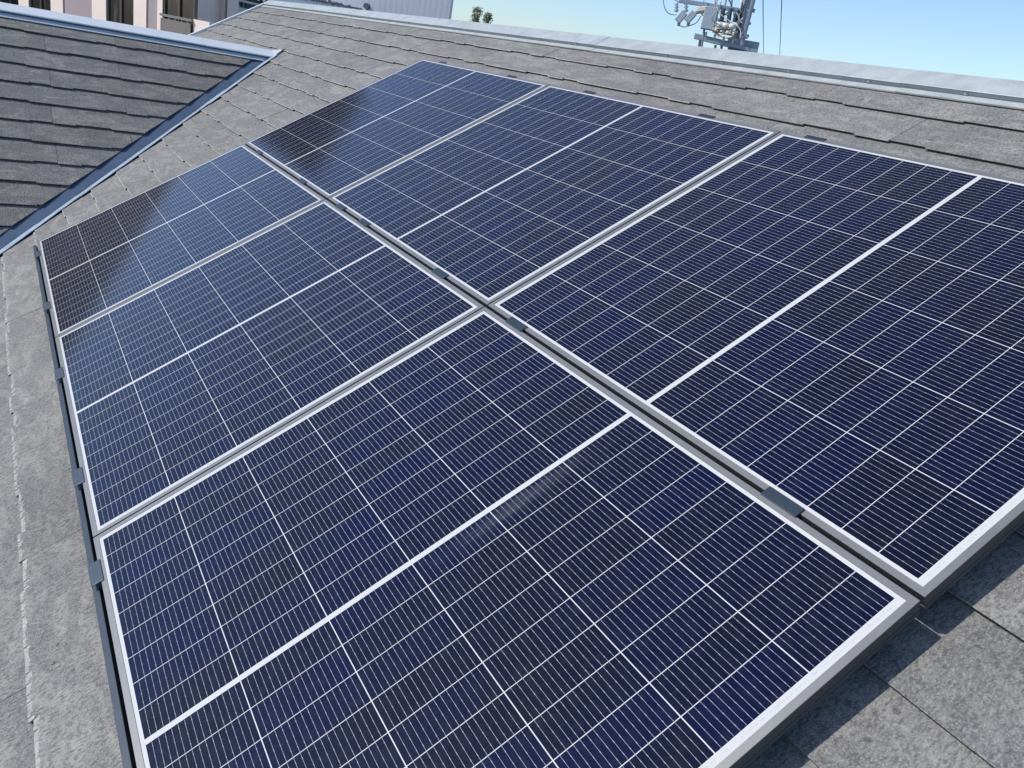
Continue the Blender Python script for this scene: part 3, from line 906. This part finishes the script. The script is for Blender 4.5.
# ---------------------------------------------------------------- two slim trees beyond the ridge
def leaf_mat(name, c):
    m, nt, b = new_mat(name); t = NT(nt)
    tone = t.attr('tone')
    t.set(b.inputs['Base Color'], t.mix(tone, tuple(x * 0.6 for x in c), tuple(x * 1.5 for x in c)))
    b.inputs['Roughness'].default_value = 0.7
    return m
M_leaf = leaf_mat('olive_foliage', (0.24, 0.25, 0.17))
M_bark = paint('bark', (0.13, 0.10, 0.075), 0.9, 0, 0.3, 8.0)
def slim_tree(px, ytop, D, wid, lab, seed):
    rr = random.Random(seed)
    top = at_dist(px, ytop, D)
    base = Vector((top.x, top.y, GZ))
    root = empty('tree', base); tag(root, lab, 'tree', 'slim trees beyond the ridge')
    H = top.z - GZ
    mb = MB(); mb.tube([(0, 0, 0), (0.03, 0.02, H * 0.5), (0, 0, H * 0.97)], [0.11, 0.07, 0.012], 8)
    for q in range(14):
        z = H * (0.35 + 0.6 * q / 14); a = rr.uniform(0, 6.28); r = wid * (0.5 + 0.5 * (1 - z / H))
        mb.tube([(0, 0, z), (math.cos(a) * r, math.sin(a) * r, z + 0.25)], [0.02, 0.006], 5)
    mb.build('trunk', M_bark, root)
    mb = MB()
    cl = []
    for q in range(170):
        z = H * (0.35 + 0.64 * rr.random() ** 0.5); f = 1.0 - 0.35 * max(0.0, (z / H - 0.5) / 0.5)
        a = rr.uniform(0, 6.28); r = wid * f * rr.uniform(0.1, 1.25)
        cl.append((Vector((math.cos(a) * r, math.sin(a) * r, z)), wid * rr.uniform(0.25, 0.5), rr.uniform(0.05, 1)))
    for c, r, tn in cl:
        for k in range(20):
            d = Vector((rr.gauss(0, 1), rr.gauss(0, 1), rr.gauss(0, 1.1))) * r * 0.62
            p = c + d
            if p.z > H: continue
            u = Vector((rr.gauss(0, 1), rr.gauss(0, 1), rr.gauss(0, 1))).normalized(); v = u.orthogonal().normalized()
            s = rr.uniform(0.03, 0.07)
            mb.face([p - u * s, p - v * s * 0.45, p + u * s, p + v * s * 0.45], 0, min(1, max(0.02, tn + rr.uniform(-0.25, 0.25))))
    mb.build('crown', M_leaf, root)
slim_tree(478.0, 6.5, 42, 0.24, 'slim tree with olive foliage beyond the ridge, taller and left of a pair', 1)
slim_tree(488.5, 11.0, 42.5, 0.23, 'slim tree with olive foliage beyond the ridge, shorter and right of a pair', 2)

# ---------------------------------------------------------------- utility pole
M_conc = paint('pole_concrete', (0.40, 0.42, 0.44), 0.85, 0, 0.12, 5.0)
M_galv = paint('galvanised_arm', (0.25, 0.31, 0.37), 0.5, 0.2)
M_box = paint('grey_blue_switch_box', (0.36, 0.41, 0.47), 0.45, 0.0)
M_rub = paint('dark_cable_rubber', (0.05, 0.07, 0.09), 0.6)
M_porc = paint('porcelain', (0.68, 0.66, 0.58), 0.25)
M_tan = paint('tan_cable', (0.36, 0.28, 0.16), 0.6)
D = 20.0
pb = at_dist(740.6, 33, D)
pole = empty('utility_pole', (pb.x, pb.y, GZ))
tag(pole, 'concrete utility pole with crossarms, switch boxes and insulators, beyond the ridge', 'utility pole')
PI_ = Matrix.Translation(-Vector(pole.location))
fw = Vector((pb.x - CAM.x, pb.y - CAM.y, 0)).normalized()
rt = Vector((fw.y, -fw.x, 0))
if look(800, 30).dot(rt) < look(700, 30).dot(rt): rt = -rt
def pp(x, y, off=0.0):
    """point of the picture on the upright plane through the pole (off = towards the viewer), local to the pole"""
    d = look(x, y)
    P0 = Vector((pb.x, pb.y, pb.z)) - fw * off
    k = (P0 - CAM).dot(fw) / d.dot(fw)
    return PI_ @ (CAM + d * k)
mb = MB(); mb.tube([(0, 0, 0), (0, 0, pb.z - GZ + 4.0)], [0.175, 0.12], 20); mb.build('pole', M_conc, pole)
def arm(x0, y0, x1, y1, off, h, lab='crossarm', mat=M_galv):
    a, b = pp(x0, y0, off), pp(x1, y1, off)
    mb = MB(); d = (b - a); L = d.length; d.normalize(); up = Vector((0, 0, 1)); sd = d.cross(up).normalized(); up = sd.cross(d)
    M = Matrix(((d.x, sd.x, up.x, a.x), (d.y, sd.y, up.y, a.y), (d.z, sd.z, up.z, a.z), (0, 0, 0, 1)))
    mb.box((0, -h / 2, -h / 2), (L, h / 2, h / 2), M)
    return mb.build(lab, mat, pole, bevel=0.006)
arm(679, 0.5, 745, 11.2, 0.19, 0.085)
arm(694.5, 36.5, 757.5, 52.3, 0.19, 0.095)
arm(694.5, 35.2, 752, 49.0, -0.2, 0.085)
arm(737, 35.0, 748, 37.4, 0.19, 0.07)
arm(742, 8.6, 755, 10.9, 0.0, 0.07, 'step_bolt'); arm(742, 22, 751, 23.8, 0.0, 0.05, 'step_bolt'); arm(740, 34, 749, 36.4, -0.02, 0.06, 'step_bolt')
arm(680, -14, 752, -4, 0.19, 0.085)
# big switch box hanging between the arms
def can(x0, y0, x1, y1, r, off, name, mat, n=16):
    a, b = pp(x0, y0, off), pp(x1, y1, off)
    mb = MB(); d = (b - a)
    mb.tube([a, a + d * 0.06, a + d * 0.94, b], [r * 0.85, r, r, r * 0.85], n)
    return mb.build(name, mat, pole)
def cabinet(x, y, w, h, dp, off, name, mat, tilt=0.0):
    c = pp(x, y, off); mb = MB()
    ct, st = math.cos(tilt), math.sin(tilt)
    M = Matrix.Translation(c) @ Matrix(((rt.x, fw.x, 0, 0), (rt.y, fw.y, 0, 0), (0, 0, 1, 0), (0, 0, 0, 1))) @ Matrix(((ct, 0, st, 0), (0, 1, 0, 0), (-st, 0, ct, 0), (0, 0, 0, 1)))
    mb.box((-w/2, -dp/2, -h/2), (w/2, dp/2, h/2), M)
    return mb.build(name, mat, pole, bevel=0.015)
cabinet(709.5, 18.5, 0.29, 0.46, 0.22, 0.22, 'switch_box', M_box)
can(704.5, 28, 701.5, 47, 0.026, 0.22, 'cable', M_galv, 8)
can(723.5, 8, 721.5, 21.5, 0.048, 0.26, 'cable_head', M_rub)
can(730.5, 8, 728.5, 21.5, 0.048, 0.26, 'cable_head', M_rub)
can(737.5, 10, 734.5, 22, 0.05, 0.24, 'cable_head', M_rub)
for x, y in ((719, 25.5), (725.5, 26), (732, 26.5)):
    a = pp(x, y, 0.33)
    mb = MB(); mb.tube([a + Vector((0, 0, 0.07)), a + Vector((0, 0, 0.05)), a, a - Vector((0, 0, 0.05)), a - Vector((0, 0, 0.07))], [0.015, 0.065, 0.085, 0.06, 0.02], 14)
    mb.build('insulator', M_porc, pole)
    mb = MB(); b = a - Vector((0, 0, 0.16)); mb.tube([a - Vector((0, 0, 0.06)), b], [0.035, 0.05], 12); mb.build('insulator_base', M_tan, pole)
# bundle of tan and white service loops under the insulators
rr = random.Random(4)
for q in range(7):
    mb = MB(); pts = []
    x0 = 713 + rr.uniform(-1, 2); x1 = 735 + rr.uniform(-3, 4); yb = 28.5 + q * 0.9; sag = rr.uniform(1.0, 4.5)
    for k in range(13):
        s = k / 12
        pts.append(pp(x0 + (x1 - x0) * s, yb + 2.0 * s + sag * math.sin(math.pi * s) * (1 if q % 2 else -0.4), 0.30 + 0.08 * math.sin(5 * s + q)))
    mb.tube(pts, 0.013, 6); mb.build('service_loop', M_tan if q % 2 else M_porc, pole)
# tall cables running along the pole
for q, (xa, ya, xb, yb_) in enumerate(((741, 0, 737, 28), (744, -6, 739, 33), (746, -6, 742, 22), (743, 18, 732, 30), (745, 4, 738, 20), (736, 12, 742, 24))):
    mb = MB(); pts = [pp(xa + (xb - xa) * k / 8 + 0.8 * math.sin(k * 1.1 + q), ya + (yb_ - ya) * k / 8, 0.2 + 0.02 * q) for k in range(9)]
    mb.tube(pts, 0.02, 6); mb.build('cable', (M_porc, M_rub, M_conc)[q % 3], pole)
# band and foot box under the arms
can(735.5, 38, 734.5, 46, 0.17, 0.0, 'pole_band', M_box, 20)
cabinet(736.5, 52.5, 0.42, 0.16, 0.3, 0.1, 'junction_box', M_rub)
cabinet(749.5, 46.5, 0.40, 0.22, 0.26, -0.35, 'splice_box', M_box)
for x in (715.5, 721.7): can(x, 45, x - 0.6, 52, 0.028, 0.2, 'bracket_rod', M_rub, 8)
can(700.5, 40, 698.5, 49, 0.03, 0.1, 'bracket_rod', M_galv, 8)
# a pair of fuse cutouts hanging left of the arms
for x in (681.0, 690.5):
    mb = MB(); a = pp(x - 4.5, 2.5, 0.19); b = pp(x - 4.5, 12, 0.19)
    ln = (b - a)
    rad = [0.012, 0.05, 0.02, 0.055, 0.02, 0.055, 0.03]
    mb.tube([a + ln * (k / 6) for k in range(7)], rad, 12); mb.build('insulator', M_box, pole)
    cabinet(x, 16.8, 0.15, 0.25, 0.14, 0.19, 'fuse_cutout', M_box, R(32))
    can(x - 1.5, 21, x - 2.6, 26, 0.035, 0.19, 'fuse_tail', M_galv, 10)
def wire_part(pts, r, mat, name='jumper_wire'):
    mb = MB(); mb.tube(pts, r, 6); mb.build(name, mat, pole)
def curve(ctrl, n=16, off=0.2):
    """Catmull-Rom through picture points on the pole plane"""
    P = [ctrl[0]] + list(ctrl) + [ctrl[-1]]; out = []
    for i in range(1, len(P) - 2):
        for k in range(n):
            t = k / n
            q = []
            for c in (0, 1):
                p0, p1, p2, p3 = P[i-1][c], P[i][c], P[i+1][c], P[i+2][c]
                q.append(0.5 * ((2*p1) + (-p0+p2)*t + (2*p0-5*p1+4*p2-p3)*t*t + (-p0+3*p1-3*p2+p3)*t**3))
            out.append(pp(q[0], q[1], off))
    out.append(pp(ctrl[-1][0], ctrl[-1][1], off)); return out
wire_part(curve([(664, -8), (663.5, 2), (665.5, 9.5), (670, 14), (676.5, 14.8)]), 0.010, M_galv)
wire_part(curve([(679, 25.5), (684, 27), (688, 26), (696, 23), (701, 16)]), 0.010, M_galv)
wire_part(curve([(676, 5), (678, 1.5), (675, 0), (673.5, -5)]), 0.010, M_galv)
cabinet(702.5, 9.0, 0.22, 0.10, 0.16, 0.25, 'arrester', M_porc, R(-15))
cabinet(700.0, 12.0, 0.20, 0.06, 0.14, 0.25, 'arrester_bracket', M_tan, R(-12))
for q, (a_, b_) in enumerate((((706, 2), (704, 8)), ((727, -8), (725, 6)), ((733, -8), (731, 7)), ((716, -8), (715, 5)))):
    can(a_[0], a_[1], b_[0], b_[1], 0.022, 0.2, 'hanger_rod', (M_galv, M_conc)[q % 2], 8)

rr = random.Random(21)
for q in range(9):
    xa, xb = rr.uniform(700, 735), rr.uniform(712, 746); ya, yb_ = rr.uniform(-6, 12), rr.uniform(22, 40)
    wire_part(curve([(xa, ya), (xa + rr.uniform(-4, 4), (ya * 2 + yb_) / 3 + 2), (xb + rr.uniform(-4, 3), (ya + yb_ * 2) / 3 + 3), (xb, yb_)], 8, 0.16 + 0.03 * q), rr.uniform(0.008, 0.014), (M_galv, M_conc, M_rub, M_porc)[q % 4], 'service_wire')
for q in range(5):
    x_ = 705 + q * 9.0; y_ = 36.5 + (x_ - 694.5) * 0.25 - 4.6
    a = pp(x_, y_ + 3.0, 0.19); mb = MB(); mb.tube([a, a + Vector((0, 0, 0.04)), a + Vector((0, 0, 0.06)), a + Vector((0, 0, 0.09)), a + Vector((0, 0, 0.12))], [0.014, 0.036, 0.022, 0.034, 0.012], 10); mb.build('pin_insulator', M_porc, pole)

# ---------------------------------------------------------------- two overhead wires passing above the house
M_wire = paint('black_wire', (0.05, 0.055, 0.065), 0.5)
for (xa, xb, lab) in ((763.0, 763.5, 'thin overhead wire in the sky nearer the utility pole'), (781.8, 779.7, 'thin overhead wire in the sky, farther right from the utility pole')):
    A = at_dist(xa, 0, 26.0); d = look(xb, 54.8)
    k = (A.z - CAM.z) / d.z; B = CAM + d * k
    dr = (A - B)
    pts = [B + dr * (s - 1.0) if False else B + dr * s for s in (-0.6, 0.0, 0.5, 1.0, 1.35, 1.7)]
    mb = MB(); mb.tube(pts, 0.014, 6)
    tag(mb.build('overhead_wire', M_wire), lab, 'wire', 'overhead wires')
